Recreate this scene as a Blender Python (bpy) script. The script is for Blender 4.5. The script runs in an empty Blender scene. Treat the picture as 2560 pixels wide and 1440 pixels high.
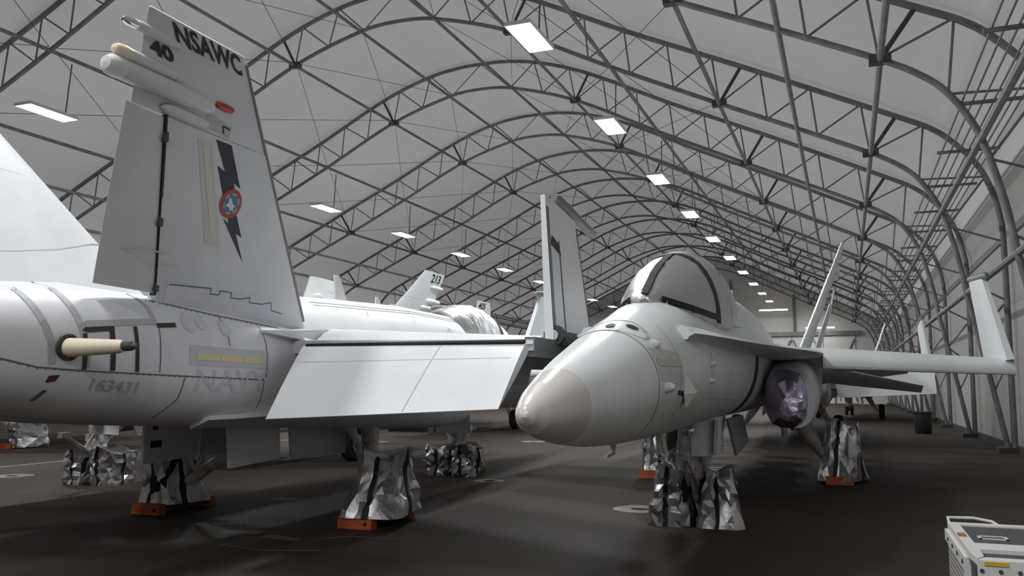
import bpy, bmesh, math, random
from mathutils import Vector, Matrix, noise
from mathutils.bvhtree import BVHTree

# ---------------------------------------------------------------- camera, world, exposure
S = bpy.context.scene
C = S.collection
cam_d = bpy.data.cameras.new('camera'); cam = bpy.data.objects.new('camera', cam_d); C.objects.link(cam)
cam.location = (0, 0, 1.6)
cam.rotation_euler = (math.radians(90 + 6.59), 0, math.radians(21.2))
cam_d.sensor_width = 36; cam_d.lens = 36 * 2147.7 / 2560; cam_d.clip_end = 400; cam_d.clip_start = .05
S.camera = cam
DOWN_W, LENS_E, WORLD_E = 360, 14, 1.3
w = bpy.data.worlds.new('World'); S.world = w; w.use_nodes = True
w.node_tree.nodes['Background'].inputs[0].default_value = (1, .985, .97, 1)
w.node_tree.nodes['Background'].inputs[1].default_value = WORLD_E
S.view_settings.view_transform = 'Standard'; S.view_settings.look = 'None'
S.view_settings.gamma = 1; S.view_settings.use_curve_mapping = False
S.view_settings.exposure = 0.0

T = 7.1; RX = -13.6                 # bay length, ridge position
TRUSS_Y = [17.33 + T * k for k in range(-5, 11)]
YN, YF = -22.0, 89.0
random.seed(4)

# ---------------------------------------------------------------- materials
MATS = {}
def mat(name, col, rough=.5, metal=0, spec=.5, noise=None, bump=None, emit=None, coat=0):
    """noise=(scale, colour2, lo, hi); bump=(scale, strength, distance)"""
    if name in MATS: return MATS[name]
    m = bpy.data.materials.new(name); m.use_nodes = True; MATS[name] = m
    nt = m.node_tree; b = nt.nodes['Principled BSDF']
    b.inputs['Base Color'].default_value = (*col, 1); b.inputs['Roughness'].default_value = rough
    b.inputs['Metallic'].default_value = metal; b.inputs['Specular IOR Level'].default_value = spec
    b.inputs['Coat Weight'].default_value = coat
    tc = nt.nodes.new('ShaderNodeTexCoord')
    if noise:
        n = nt.nodes.new('ShaderNodeTexNoise'); n.inputs['Scale'].default_value = noise[0]
        n.inputs['Detail'].default_value = 6; n.inputs['Roughness'].default_value = .6
        nt.links.new(tc.outputs['Object'], n.inputs['Vector'])
        r = nt.nodes.new('ShaderNodeMapRange'); r.inputs[1].default_value = noise[2]; r.inputs[2].default_value = noise[3]
        nt.links.new(n.outputs['Fac'], r.inputs[0])
        mx = nt.nodes.new('ShaderNodeMix'); mx.data_type = 'RGBA'
        mx.inputs[6].default_value = (*col, 1); mx.inputs[7].default_value = (*noise[1], 1)
        nt.links.new(r.outputs[0], mx.inputs[0]); nt.links.new(mx.outputs[2], b.inputs['Base Color'])
    if bump:
        n = nt.nodes.new('ShaderNodeTexNoise'); n.inputs['Scale'].default_value = bump[0]; n.inputs['Detail'].default_value = 4
        nt.links.new(tc.outputs['Object'], n.inputs['Vector'])
        bp = nt.nodes.new('ShaderNodeBump'); bp.inputs['Strength'].default_value = bump[1]; bp.inputs['Distance'].default_value = bump[2]
        nt.links.new(n.outputs['Fac'], bp.inputs['Height']); nt.links.new(bp.outputs['Normal'], b.inputs['Normal'])
    if emit:
        b.inputs['Emission Color'].default_value = (*emit[0], 1); b.inputs['Emission Strength'].default_value = emit[1]
    return m

def foil_mat(name, col, rough):
    m = mat(name, col, rough, 1.0)
    nt = m.node_tree; b = nt.nodes['Principled BSDF']
    tc = nt.nodes.new('ShaderNodeTexCoord')
    v = nt.nodes.new('ShaderNodeTexVoronoi'); v.inputs['Scale'].default_value = 7; v.feature = 'F1'
    n = nt.nodes.new('ShaderNodeTexNoise'); n.inputs['Scale'].default_value = 9; n.inputs['Detail'].default_value = 5
    nt.links.new(tc.outputs['Object'], v.inputs['Vector']); nt.links.new(tc.outputs['Object'], n.inputs['Vector'])
    a = nt.nodes.new('ShaderNodeMath'); a.operation = 'ADD'
    nt.links.new(v.outputs['Distance'], a.inputs[0]); nt.links.new(n.outputs['Fac'], a.inputs[1])
    bp = nt.nodes.new('ShaderNodeBump'); bp.inputs['Strength'].default_value = .5; bp.inputs['Distance'].default_value = .02
    nt.links.new(a.outputs[0], bp.inputs['Height']); nt.links.new(bp.outputs['Normal'], b.inputs['Normal'])
    return m

g = lambda v, r=1., gg=1., b=1.: (v * r, v * gg, v * b)
FABRIC0 = mat('fabric', (.50, .495, .49), .75, noise=(.35, (.42, .415, .41), .35, .7), bump=(.8, .25, .1))
def fabric_mat(name, col, tr):
    m = mat(name, col, .8, noise=(.35, tuple(c * .88 for c in col), .35, .7), bump=(.8, .2, .1)); nt = m.node_tree
    b = nt.nodes['Principled BSDF']; t = nt.nodes.new('ShaderNodeBsdfTranslucent'); t.inputs[0].default_value = (.6, .6, .61, 1)
    mx = nt.nodes.new('ShaderNodeMixShader'); mx.inputs[0].default_value = tr
    nt.links.new(b.outputs[0], mx.inputs[1]); nt.links.new(t.outputs[0], mx.inputs[2])
    nt.links.new(mx.outputs[0], nt.nodes['Material Output'].inputs[0]); return m
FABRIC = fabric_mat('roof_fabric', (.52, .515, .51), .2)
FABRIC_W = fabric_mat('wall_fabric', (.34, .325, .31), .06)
STEEL = mat('galvanised_steel', (.22, .22, .225), .5, .3, noise=(3, (.16, .16, .165), .4, .6))
STEEL_DK = mat('dark_steel', (.07, .07, .072), .55, .3)
ASPH = mat('asphalt', (.047, .0345, .0262), .7, spec=.22, noise=(.5, (.034, .0250, .0190), .35, .68), bump=(60, .25, .01))
PAINT_A = mat('paint_grey', (.76, .765, .795), .40, noise=(1.6, (.68, .69, .725), .42, .62))
PAINT_FIN = mat('paint_fin', (.58, .585, .595), .45, noise=(1.1, (.53, .535, .55), .4, .6))
PAINT_W = mat('paint_pale', (.76, .775, .79), .40, noise=(1.2, (.71, .725, .74), .4, .6))
PAINT_B = mat('paint_bluegrey', (.78, .81, .815), .36, noise=(1.3, (.72, .75, .76), .4, .62))
PAINT_LO = mat('paint_violet_grey', (.60, .605, .66), .5, noise=(1.8, (.55, .555, .61), .4, .6))
PAINT_DK = mat('paint_dark_grey', (.17, .175, .18), .5)
RADOME_T = mat('radome_tip', (.66, .63, .60), .26)
WHITE = mat('gear_white', (.62, .61, .585), .5, noise=(9, (.30, .29, .275), .5, .68))
CREAM = mat('cream', (.72, .66, .5), .5)
BLACK = mat('black_paint', (.008, .008, .01), .6)
RUBBER = mat('rubber', (.012, .012, .012), .8)
LETTER = mat('lettering', (.018, .018, .022), .6)
FADED = mat('faded_lettering', (.42, .425, .45), .6)
YELLOW = mat('formation_strip_yellow', (.74, .68, .36), .5)
STRIPW = mat('formation_strip_cream', (.58, .54, .44), .5)
TAPE = mat('olive_tape', (.035, .034, .03), .7)
RIVET = mat('rivet_band', (.46, .465, .475), .55)
SEAM = mat('seam', (.13, .135, .14), .6)
RED = mat('red', (.42, .02, .02), .35)
REDP = mat('red_paint', (.34, .025, .03), .5)
BLUEP = mat('blue_paint', (.04, .16, .25), .5)
WHITEP = mat('white_paint', (.62, .62, .6), .55)
ORANGE = mat('chock_orange', (.42, .08, .015), .6)
FOIL = foil_mat('silver_foil', (.60, .595, .60), .42)
FOIL_V = foil_mat('violet_foil', (.50, .45, .56), .3)
MARKP = mat('floor_paint', (.30, .285, .24), .7, noise=(5, (.17, .16, .14), .4, .62))
MARKY = mat('floor_paint_yellow', (.30, .24, .10), .7, noise=(5, (.14, .12, .07), .4, .62))
LENS = mat('lamp_lens', (.9, .9, .9), .4, emit=((1, .985, .95), LENS_E))
CARTW = mat('cart_white', (.62, .62, .6), .45)
CARTD = mat('cart_dark', (.05, .048, .05), .6)
GREEN = mat('bin_green', (.03, .038, .032), .6)
GLASS = mat('lamp_glass', (.7, .7, .72), .12, .8)
PIPE = mat('duct_metal', (.36, .36, .36), .45, .4)
ROPE = mat('cord', (.55, .52, .45), .8)

def perforated():
    m = mat('perforated', (.5, .49, .46), .5); nt = m.node_tree; b = nt.nodes['Principled BSDF']
    tc = nt.nodes.new('ShaderNodeTexCoord'); v = nt.nodes.new('ShaderNodeTexVoronoi')
    v.inputs['Scale'].default_value = 38; v.inputs['Randomness'].default_value = 0
    nt.links.new(tc.outputs['Object'], v.inputs['Vector'])
    r = nt.nodes.new('ShaderNodeMapRange'); r.inputs[1].default_value = .38; r.inputs[2].default_value = .44
    nt.links.new(v.outputs['Distance'], r.inputs[0])
    mx = nt.nodes.new('ShaderNodeMix'); mx.data_type = 'RGBA'
    mx.inputs[6].default_value = (.03, .03, .03, 1); mx.inputs[7].default_value = (.5, .49, .46, 1)
    nt.links.new(r.outputs[0], mx.inputs[0]); nt.links.new(mx.outputs[2], b.inputs['Base Color'])
    return m
PERF = perforated()

# ---------------------------------------------------------------- mesh helpers
CACHE = {}
def M(name, vf, m, parent=None, smooth=True, key=None, **props):
    """link one mesh object; vf = (verts, faces) or a callable giving them; key shares mesh data"""
    if key is not None and key in CACHE: me = CACHE[key]
    else:
        if callable(vf): vf = vf()
        me = bpy.data.meshes.new(name); me.from_pydata([tuple(v) for v in vf[0]], [], vf[1]); me.update()
        bm = bmesh.new(); bm.from_mesh(me); bmesh.ops.recalc_face_normals(bm, faces=bm.faces); bm.to_mesh(me); bm.free()
        if smooth:
            me.polygons.foreach_set('use_smooth', [True] * len(me.polygons))
            me.set_sharp_from_angle(angle=math.radians(smooth if smooth is not True else 38))
        if key is not None: CACHE[key] = me
    if not me.materials: me.materials.append(m)
    o = bpy.data.objects.new(name, me); C.objects.link(o)
    if me.materials[0] is not m:
        o.material_slots[0].link = 'OBJECT'; o.material_slots[0].material = m
    o.parent = parent
    for k, v in props.items(): o[k] = v
    return o

def E(name, loc=(0, 0, 0), rz=0, parent=None, **props):
    o = bpy.data.objects.new(name, None); C.objects.link(o); o.location = loc; o.rotation_euler = (0, 0, rz)
    o.empty_display_size = .2; o.parent = parent
    for k, v in props.items(): o[k] = v
    return o

def join(*parts):
    V, F = [], []
    for v, f in parts:
        n = len(V); V += list(v); F += [tuple(i + n for i in q) for q in f]
    return V, F

def loft(rings, cap0=True, cap1=True, closed=True):
    n = len(rings[0]); V = [p for r in rings for p in r]; F = []
    for i in range(len(rings) - 1):
        for j in range(n if closed else n - 1):
            a = i * n + j; b = i * n + (j + 1) % n
            F.append((a, b, b + n, a + n))
    if cap0: F.append(tuple(range(n))[::-1])
    if cap1: F.append(tuple(range((len(rings) - 1) * n, len(rings) * n)))
    return V, F

def box(x0, x1, y0, y1, z0, z1):
    V = [(x, y, z) for z in (z0, z1) for y in (y0, y1) for x in (x0, x1)]
    return V, [(0, 1, 3, 2), (4, 6, 7, 5), (0, 4, 5, 1), (2, 3, 7, 6), (0, 2, 6, 4), (1, 5, 7, 3)]

def tube(path, r, n=8, caps=True):
    P = [Vector(p) for p in path]; R = r if isinstance(r, (list, tuple)) else [r] * len(P); rings = []
    ref = None
    for i, p in enumerate(P):
        d = (P[min(i + 1, len(P) - 1)] - P[max(i - 1, 0)]).normalized()
        if ref is None: ref = Vector((0, 0, 1)) if abs(d.z) < .9 else Vector((1, 0, 0))
        a = d.cross(ref).normalized(); b = a.cross(d).normalized(); ref = b
        rings.append([p + (a * math.cos(t) + b * math.sin(t)) * R[i] for t in [2 * math.pi * k / n for k in range(n)]])
    return loft(rings, caps, caps)

def lathe(prof, axis='z', n=20, c=(0, 0, 0)):
    rings = []
    for r, h in prof:
        ring = []
        for k in range(n):
            t = 2 * math.pi * k / n; a, b = r * math.cos(t), r * math.sin(t)
            ring.append({'z': (c[0] + a, c[1] + b, c[2] + h), 'x': (c[0] + h, c[1] + a, c[2] + b), 'y': (c[0] + a, c[1] + h, c[2] + b)}[axis])
        rings.append(ring)
    return loft(rings)

def prism(poly, ext):
    """polygon (3-D points) extruded by vector"""
    e = Vector(ext); n = len(poly); V = [Vector(p) for p in poly] + [Vector(p) + e for p in poly]
    return V, [tuple(range(n))[::-1], tuple(range(n, 2 * n))] + [(i, (i + 1) % n, (i + 1) % n + n, i + n) for i in range(n)]

def mir(vf): return [(-x, y, z) for x, y, z in vf[0]], [f[::-1] for f in vf[1]]

def sring(y, cx, wd, zt, zb, zc, n=2.3, N=40):
    out = []
    for k in range(N):
        t = 2 * math.pi * k / N; c, s = math.cos(t), math.sin(t)
        x = cx + wd * math.copysign(abs(c) ** (2 / n), c)
        h = (zt - zc) if s > 0 else (zc - zb)
        out.append((x, y, zc + h * math.copysign(abs(s) ** (2 / n), s)))
    return out

SS = [0, .02, .08, .2, .4, .62, .82, 1]
KIND = {'full': [.0, .3, .6, .92, 1, .8, .42, .05], 'box': [.8, .88, .95, 1, 1, .95, .85, .7],
        'le': [.0, .42, .72, .95, 1, 1, .97, .92], 'te': [.8, .85, .88, .85, .72, .5, .27, .05]}
def prof(le, te, up, th, kind='full'):
    le, te, up = Vector(le), Vector(te), Vector(up).normalized(); K = KIND[kind]
    top = [le.lerp(te, s) + up * (th / 2 * f) for s, f in zip(SS, K)]
    bot = [le.lerp(te, s) - up * (th / 2 * f) for s, f in zip(SS, K)]
    return top + bot[::-1]

def interp(tab, y):
    tab = sorted(tab)
    if y <= tab[0][0]: return tab[0][1:]
    for a, b in zip(tab, tab[1:]):
        if a[0] <= y <= b[0]:
            t = (y - a[0]) / (b[0] - a[0]); return tuple(p + (q - p) * t for p, q in zip(a[1:], b[1:]))
    return tab[-1][1:]

# ================================================================ STRUCTURE
def catmull(P, sub=6):
    out = []
    for i in range(len(P) - 1):
        p0, p1, p2, p3 = P[max(i - 1, 0)], P[i], P[i + 1], P[min(i + 2, len(P) - 1)]
        for k in range(sub):
            t = k / sub
            out.append(tuple(.5 * (2 * b + (c - a) * t + (2 * a - 5 * b + 4 * c - d) * t * t + (3 * b - a - 3 * c + d) * t ** 3) for a, b, c, d in zip(p0, p1, p2, p3)))
    return out + [P[-1]]
INNER = [(0, 13.84), (1.4, 13.70), (4.06, 12.86), (7.33, 11.22), (10.51, 9.69), (12.6, 8.72), (14.44, 7.84), (15.15, 7.42), (15.55, 7.05), (15.9, 6.5), (16.12, 5.95), (16.38, 4.9), (16.54, 3.9), (16.89, 2.06), (17.24, .12)]
OUTER = [(0, 14.9), (1.0, 14.87), (2.5, 14.62), (4.6, 13.88), (7.86, 12.25), (11.14, 10.71), (15.1, 8.78), (15.95, 8.33), (16.45, 7.9), (16.9, 7.35), (17.2, 6.7), (17.38, 5.9), (17.42, 5.2), (17.4, 2.5), (17.38, .12)]
IN_H, OUT_H = catmull(INNER), catmull(OUTER)
def whole(h): return [(-x, z) for x, z in h[::-1]] + h[1:]
def arc_pts(h, step, off=0):
    """points along polyline by arc length"""
    out = []; s = 0; nxt = off
    for a, b in zip(h, h[1:]):
        L = math.dist(a, b)
        while nxt <= s + L + 1e-6:
            t = (nxt - s) / L; out.append((a[0] + (b[0] - a[0]) * t, a[1] + (b[1] - a[1]) * t)); nxt += step
        s += L
    return out

# floor
M('floor', box(-31.6, 4.6, YN - 2, YF + 1, -.12, 0), ASPH, kind='structure')
# fabric skin: roof, side walls
SK = [(x + .16 * (1 if z < 6 else .5) * (1 if x > 0 else -1) * (abs(x) > .5), z + (.14 if z > 6 else 0)) for x, z in whole(OUT_H)]
def skin(pts, th=.03):
    ys = [YN] + [y for k in range(-5, 11) for y in (17.33 + T * k, 17.33 + T * k + T / 2)] + [YF]
    ys = sorted(set(min(y, YF) for y in ys))
    out = []
    for y in ys:
        out.append([(RX + x, y, z) for x, z in pts])
    return loft(out, False, False, False)
iw = [i for i, p in enumerate(SK) if p[1] > 6.6]
M('ceiling', skin(SK[iw[0]:iw[-1] + 1]), FABRIC, kind='structure', smooth=50)
def wall(pts, s):
    ys = [YN + i * (YF - YN) / 40 for i in range(41)]
    return loft([[(RX + x, y, z) for x, z in pts] for y in ys], False, False, False)
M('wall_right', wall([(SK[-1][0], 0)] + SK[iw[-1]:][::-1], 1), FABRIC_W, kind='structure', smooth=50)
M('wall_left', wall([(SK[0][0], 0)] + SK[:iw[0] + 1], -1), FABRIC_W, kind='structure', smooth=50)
M('baseboard_right', box(RX + 17.42, RX + 17.52, YN, YF, 0, .16), STEEL_DK, kind='structure')
M('baseboard_left', box(RX - 17.52, RX - 17.42, YN, YF, 0, .16), STEEL_DK, kind='structure')
# far end wall
M('wall_back', prism([(RX + x, YF, z) for x, z in [(SK[0][0], 0)] + SK + [(SK[-1][0], 0)]], (0, .1, 0)), mat('end_fabric', (.62, .61, .59), .7), kind='structure', smooth=False)
M('wall_front', prism([(RX + x, YN, z) for x, z in [(SK[0][0], 0)] + SK + [(SK[-1][0], 0)]], (0, -.1, 0)), FABRIC0, kind='structure', smooth=False)
dr = E('door_1', (RX, YF - .02, 0), kind='structure')
dm = mat('door_panel', (.68, .67, .64), .6)
for i in range(10):
    x0 = -14.5 + i * 2.9
    M('door_panel', box(x0 + .04, x0 + 2.86, -.12, -.02, .05, 6.6), dm, dr, False, key='door_panel%d' % i)
    M('brace', tube([(x0 + .1, -.2, .6), (x0 + 2.8, -.2, 6.2)] if i % 2 else [(x0 + 2.8, -.2, .6), (x0 + .1, -.2, 6.2)], .09, 6), STEEL, dr)
for z in (2.2, 4.4): M('girt', box(-14.5, 14.5, -.22, -.12, z - .07, z + .07), STEEL, dr, False)
M('header', box(-15, 15, -.45, -.05, 6.6, 7.0), STEEL, dr, False)
for i, x in enumerate((-9, -3, 3, 9)):
    M('trim_%d' % (i + 1), tube([(RX + x, YF - .3, 6.9), (RX + x, YF - .3, 13.2 - abs(x) * .28)], .12, 8), STEEL, kind='structure')

# roof trusses
UNIT = tube([(0, 0, 0), (0, 0, 1)], 1, 6, False)
def strut(name, a, b, r, parent, m=STEEL):
    a, b = Vector(a), Vector(b); d = b - a
    o = M(name, UNIT, m, parent, 60, key='unit_strut'); o.location = a
    o.rotation_mode = 'QUATERNION'; o.rotation_quaternion = d.to_track_quat('Z', 'Y'); o.scale = (r, r, d.length)
    return o
def arc_len(h, x):
    L = 0
    for a, b in zip(h, h[1:]):
        if b[0] > x: return L + math.dist(a, b) * (x - a[0]) / (b[0] - a[0])
        L += math.dist(a, b)
    return L
WI = arc_pts(IN_H, 1.44, arc_len(IN_H, 10.51) % 1.44)
def outer_mate(p, q):
    m = ((p[0] + q[0]) / 2, (p[1] + q[1]) / 2); t = (q[0] - p[0], q[1] - p[1])
    return min(((x, z) for x, z in OUT_F if math.dist((x, z), m) < 2.2), key=lambda o: abs((o[0] - m[0]) * t[0] + (o[1] - m[1]) * t[1]))
OUT_F = catmull(OUTER, 30)
WO = [outer_mate(p, q) for p, q in zip(WI, WI[1:])]
SPLICE = [((4.06, 12.86), (4.6, 13.88)), ((10.51, 9.69), (11.14, 10.71)), ((14.44, 7.84), (15.1, 8.78))]
for n, y in enumerate(TRUSS_Y):
    t = E('roof_truss', (RX, y, 0), label='grey tubular steel roof truss arching across the hangar from wall to wall', category='truss', group='arched roof trusses')
    M('outer_chord', lambda: tube([(x, 0, z) for x, z in whole(OUT_H)], .075, 8), STEEL, t, 60, key='outer_chord')
    M('inner_chord', lambda: tube([(x, 0, z) for x, z in whole(IN_H)], .066, 8), STEEL, t, 60, key='inner_chord')
    for s in (-1, 1):
        for i in range(len(WO)):
            o = (s * WO[i][0], 0, WO[i][1])
            strut('web_strut', (s * WI[i][0], 0, WI[i][1]), o, .026, t)
            strut('web_strut', o, (s * WI[i + 1][0], 0, WI[i + 1][1]), .026, t)
    for s in (-1, 1):
        strut('web_strut', (s * WI[0][0], 0, WI[0][1]), (0, 0, 14.9), .022, t)
        for k, (a, b) in enumerate(SPLICE):
            strut('splice_post', (s * a[0], 0, a[1]), (s * b[0], 0, b[1]), .05, t, STEEL_DK)
            M('splice_plate', box(s * a[0] - .2, s * a[0] + .2, -.1, .1, a[1] - .09, a[1] + .09), STEEL_DK, t, False, key='splice%d%d' % (s, k))
        M('base_plate', box(s * 17.3 - .3, s * 17.3 + .3, -.25, .25, 0, .13), STEEL_DK, t, False, key='base%d' % s)
# purlins
for i, (x, z, r) in enumerate([(1.4, 13.70, .055), (4.06, 12.86, .055), (7.33, 11.22, .06), (10.51, 9.69, .06), (12.6, 8.72, .06), (14.44, 7.84, .065), (16.05, 6.1, .07), (16.54, 4.0, .07)]):
    for s in (1, -1):
        M('purlin', tube([(RX + s * x, YN + .5, z - .02), (RX + s * x, YF - .4, z - .02)], r, 8), STEEL,
          label='steel purlin tube %s on the %s side' % (('nearest the ridge', 'second from the ridge', 'third from the ridge', 'fourth from the ridge', 'fifth from the ridge', 'just above the curved knee', 'at the curved knee', 'lowest along the truss legs')[i], 'right wall' if s > 0 else 'left wall'), category='beam', group='longitudinal purlins')
# bracing wires
for k in range(-1, 8):
    y0 = 17.33 + T * k + .06; y1 = y0 + T - .12
    for s in (1, -1):
        t = E('wire_bracing', (0, 0, 0), label='set of thin crossed bracing wires strung in one roof bay', category='bracing', group='roof bracing wires')
        for (a, b) in (((1.4, 13.75), (4.06, 12.95)), ((4.06, 12.95), (7.33, 11.3)), ((7.33, 11.3), (10.51, 9.77))):
            for q in ((y0, y1), (y1, y0)):
                strut('wire', (RX + s * a[0], q[0], a[1]), (RX + s * b[0], q[1], b[1]), .009, t, STEEL_DK)
# conduits on the right wall with brackets
for i, x in enumerate((2.2, 2.38, 2.56, 2.74, 3.05, 3.2)):
    M('conduit', tube([(x, 10, 6.86), (x, YF - 2, 6.86)], .02, 6), STEEL, label='thin grey electrical conduit pipe running along the right wall brackets', category='pipe', group='conduits along the right wall')
for k in range(22):
    M('conduit_bracket', box(2.08, 3.32, -.03, .03, -.03, .03), STEEL, None, False, key='cbr', label='short horizontal steel bracket carrying the conduit pipes by the right wall', category='bracket', group='conduit brackets').location = (0, 13.8 + 3.55 * k, 6.8)
# warm air duct by the left wall
du = E('air_duct', (-29, 56, 7.6), label='wide round grey air duct hung along the left wall', category='duct')
M('pipe', tube([(0, 0, 0), (0, 31, 0)], .4, 20), PIPE, du)
for k in range(8): M('band', tube([(0, 2 + k * 4, 0), (0, 2.12 + k * 4, 0)], .42, 20), STEEL_DK, du, key='ductband%d' % k)
# high bay lights
def light(x, y, label, z=9.42):
    t = E('high_bay_light', (x, y, z), 0, label=label, category='light', group='high bay lights')
    M('housing', join(box(-.31, .31, -.81, .81, .02, .06), box(-.31, -.29, -.81, .81, -.03, .02), box(.29, .31, -.81, .81, -.03, .02), box(-.29, .29, -.81, -.79, -.03, .02), box(-.29, .29, .79, .81, -.03, .02)), CARTW, t, False, key='lamp_housing')
    M('lens', box(-.29, .29, -.79, .79, -.02, .02), LENS, t, False, key='lamp_lens')
    M('cord', tube([(0, .6, .06), (0, .72, 1.6), (0, .72, 1.68)], .022, 6), STEEL, t, key='lamp_cord')
    ld = bpy.data.lights.get('lamp_down') or bpy.data.lights.new('lamp_down', 'AREA')
    ld.shape = 'RECTANGLE'; ld.size = .58; ld.size_y = 1.58; ld.energy = DOWN_W; ld.color = (.965, .985, 1)
    lo = bpy.data.objects.new('lamp_down', ld); C.objects.link(lo); lo.parent = t; lo.location = (0, 0, -.032)
for k in range(-3, 10):
    light(RX + 7.27, 17.43 + T * k, 'bright LED high bay light in the row above the NSAWC jet')
    light(RX - 7.43, 17.43 + T * k, 'bright LED high bay light in the row towards the left wall')
for y in (-3.87, -10.97): light(-.5, y, 'LED high bay light hung low towards the right wall', 7.6)  # unseen fixtures, added behind the camera to fill the right-facing surfaces
for (x, y, z) in ((RX + 7.3, YF - 3.5, 9.0), (-2.2, YF - 2, 7.3)):
    t = E('end_wall_light', (x, y, z), label='narrow strip light mounted high by the far end wall', category='light', group='end wall strip lights')
    M('lens', box(-1.3, 1.3, -.12, .12, -.1, 0), LENS, t, False, key='strip_lens'); M('housing', box(-1.32, 1.32, -.14, .14, 0, .07), CARTW, t, False, key='strip_housing')

# ================================================================ JETS
FUS = [  # y, half width, top, bottom
    (11.27, .012, 1.452, 1.428), (11.235, .058, 1.50, 1.385), (11.14, .108, 1.55, 1.33), (10.93, .172, 1.635, 1.28), (10.6, .24, 1.74, 1.232), (10.15, .325, 1.865, 1.19),
    (9.63, .40, 2.0, 1.166), (9.0, .475, 2.165, 1.158), (8.5, .52, 2.285, 1.158), (8.0, .55, 2.40, 1.165), (7.0, .58, 2.45, 1.185), (6.0, .59, 2.47, 1.2),
    (5.3, .60, 2.62, 1.2), (4.7, .61, 2.88, 1.2), (3.0, .64, 2.9, 1.2), (2.0, .66, 2.87, 1.2), (1.0, .66, 2.83, 1.2), (0, .62, 2.78, 1.2), (-1, .56, 2.69, 1.21), (-2, .5, 2.57, 1.25), (-3, .44, 2.45, 1.32), (-4.1, .32, 2.25, 1.45)]
def fus_ring(y, N=40):
    wd, zt, zb = interp(FUS, y)
    zc = zb + (zt - zb) * (.5 if y > 8.5 else .46)
    return sring(y, 0, wd, zt, zb, zc, 2.05 if y > 8 else 2.25, N)
def stations(a, b): 
    ys = sorted({a, b} | {s[0] for s in FUS if b < s[0] < a} | {a - (a - b) * i / 14 for i in range(15)}, reverse=True); return ys
NAC = [(3.2, .97, .33, 1.86, 1.03), (2.6, .95, .37, 1.93, 1.0), (1.5, .90, .42, 2.05, 1.02), (0, .85, .46, 2.16, 1.1), (-1.5, .76, .53, 2.31, 1.16), (-3, .67, .555, 2.44, 1.25), (-4, .63, .56, 2.465, 1.35), (-4.6, .61, .545, 2.41, 1.43), (-5.05, .6, .51, 2.36, 1.47)]
def nac_ring(y, N=36):
    cx, a, zt, zb = interp(NAC, y); return sring(y, cx, a, zt, zb, (zt + zb) / 2, 2.7 if y > -3 else 2.5, N)
def nacelle():
    ys = [3.2, 2.9, 2.6, 2, 1.5, .7, 0, -.7, -1.5, -2.2, -3, -3.5, -4, -4.3, -4.6, -4.85, -5.05]
    return loft([nac_ring(y) for y in ys])
FX = lambda z: .98 + (z - 2.4) * .35
FN = Vector((.944, 0, -.33))
def fin_le(z): return -.84 - (z - 2.34) / 2.24 * 2.16
def fin():
    lo = [(2.12, -.62, -3.12), (2.42, fin_le(2.42), -3.2), (3.1, fin_le(3.1), -3.43), (3.88, fin_le(3.88), -3.7)]
    A = loft([prof((FX(z), a, z), (FX(z), b, z), FN, .115 - (z - 2.1) * .018, 'le') for z, a, b in lo])
    hi = [(3.885, fin_le(3.885), -4.06), (4.3, fin_le(4.3), -4.12), (4.6, fin_le(4.58), -4.17)]
    B = loft([prof((FX(z), a, z), (FX(z), b, z), FN, .082 - (z - 3.9) * .02, 'full') for z, a, b in hi])
    return join(A, B)
def fin_short():
    return loft([prof((FX(z), a, z), (FX(z), b, z), FN, .115 - (z - 2.1) * .018, 'le') for z, a, b in [(2.12, -.62, -3.12), (2.42, fin_le(2.42), -3.2), (3.1, fin_le(3.1), -3.43), (3.88, fin_le(3.88), -3.7)]])
def rudder(defl):
    dx = math.tan(math.radians(defl))
    st = [(2.45, -3.22, -3.93), (3.2, -3.475, -4.05), (3.87, -3.71, -4.14)]
    return loft([prof((FX(z), a, z), (FX(z) + dx * (a - b), b, z), FN, .07 - (z - 2.4) * .012, 'te') for z, a, b in st])
def lex():
    ed = [(8.5, .53), (8.2, .60), (7.6, .68), (6.8, .78), (6, .90), (5, 1.07), (4, 1.25), (3.3, 1.36), (2.8, 1.42), (2.4, 1.43), (2.1, 1.40)]
    R = []
    for y, x in ed:
        xi = .4; z = 2.06 + .03 * (8.5 - y) / 6.4
        h = .05 + .03 * (8.5 - y) / 6.4
        R.append([(xi, y, z + h * 1.6), ((xi + x) / 2, y, z + h * 1.2), (x - .05, y, z + h * .55), (x, y, z), (x - .05, y, z - h * .5), ((xi + x) / 2, y, z - h), (xi, y, z - h)])
    R.append([(a, -1.4, b) for a, _, b in R[-1]])
    return loft(R, closed=True)
UP = (0, 0, 1)
LE0, LE1 = Vector((1.40, 2.08, 2.10)), Vector((4.19, .58, 1.95))
TE0, TE1 = Vector((1.25, -1.42, 2.03)), Vector((4.19, -1.97, 1.975))
H0, H1 = Vector((1.40, 1.62, 2.13)), Vector((4.19, .24, 1.985))
def wing_in():
    P = []
    for t in (0, .35, .7, 1):
        P.append(prof(H0.lerp(H1, t), TE0.lerp(TE1, t), UP, .2 - .06 * t, 'box'))
    r0 = [Vector((.5, p.y, p.z)) for p in P[0]]
    return loft([r0] + P)
def le_flap(droop):
    P = []
    for t in (0, .5, 1):
        h = H0.lerp(H1, t); l = LE0.lerp(LE1, t); d = l - h
        d = Vector((d.x, d.y * math.cos(droop), d.z - abs(d.y) * math.sin(droop)))
        P.append(prof(h + d, h - Vector((0, .02, 0)), UP, .19 - .05 * t, 'le'))
    return loft(P)
def shroud():
    P = []
    for t in (0, 1):
        a = Vector((1.32, -.86, 2.24)).lerp(Vector((4.16, -1.62, 2.055)), t); b = Vector((1.50, -1.42, 2.055)).lerp(Vector((4.19, -2.0, 1.985)), t)
        P.append(prof(a, b, UP, .05, 'te'))
    return loft(P)
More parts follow.
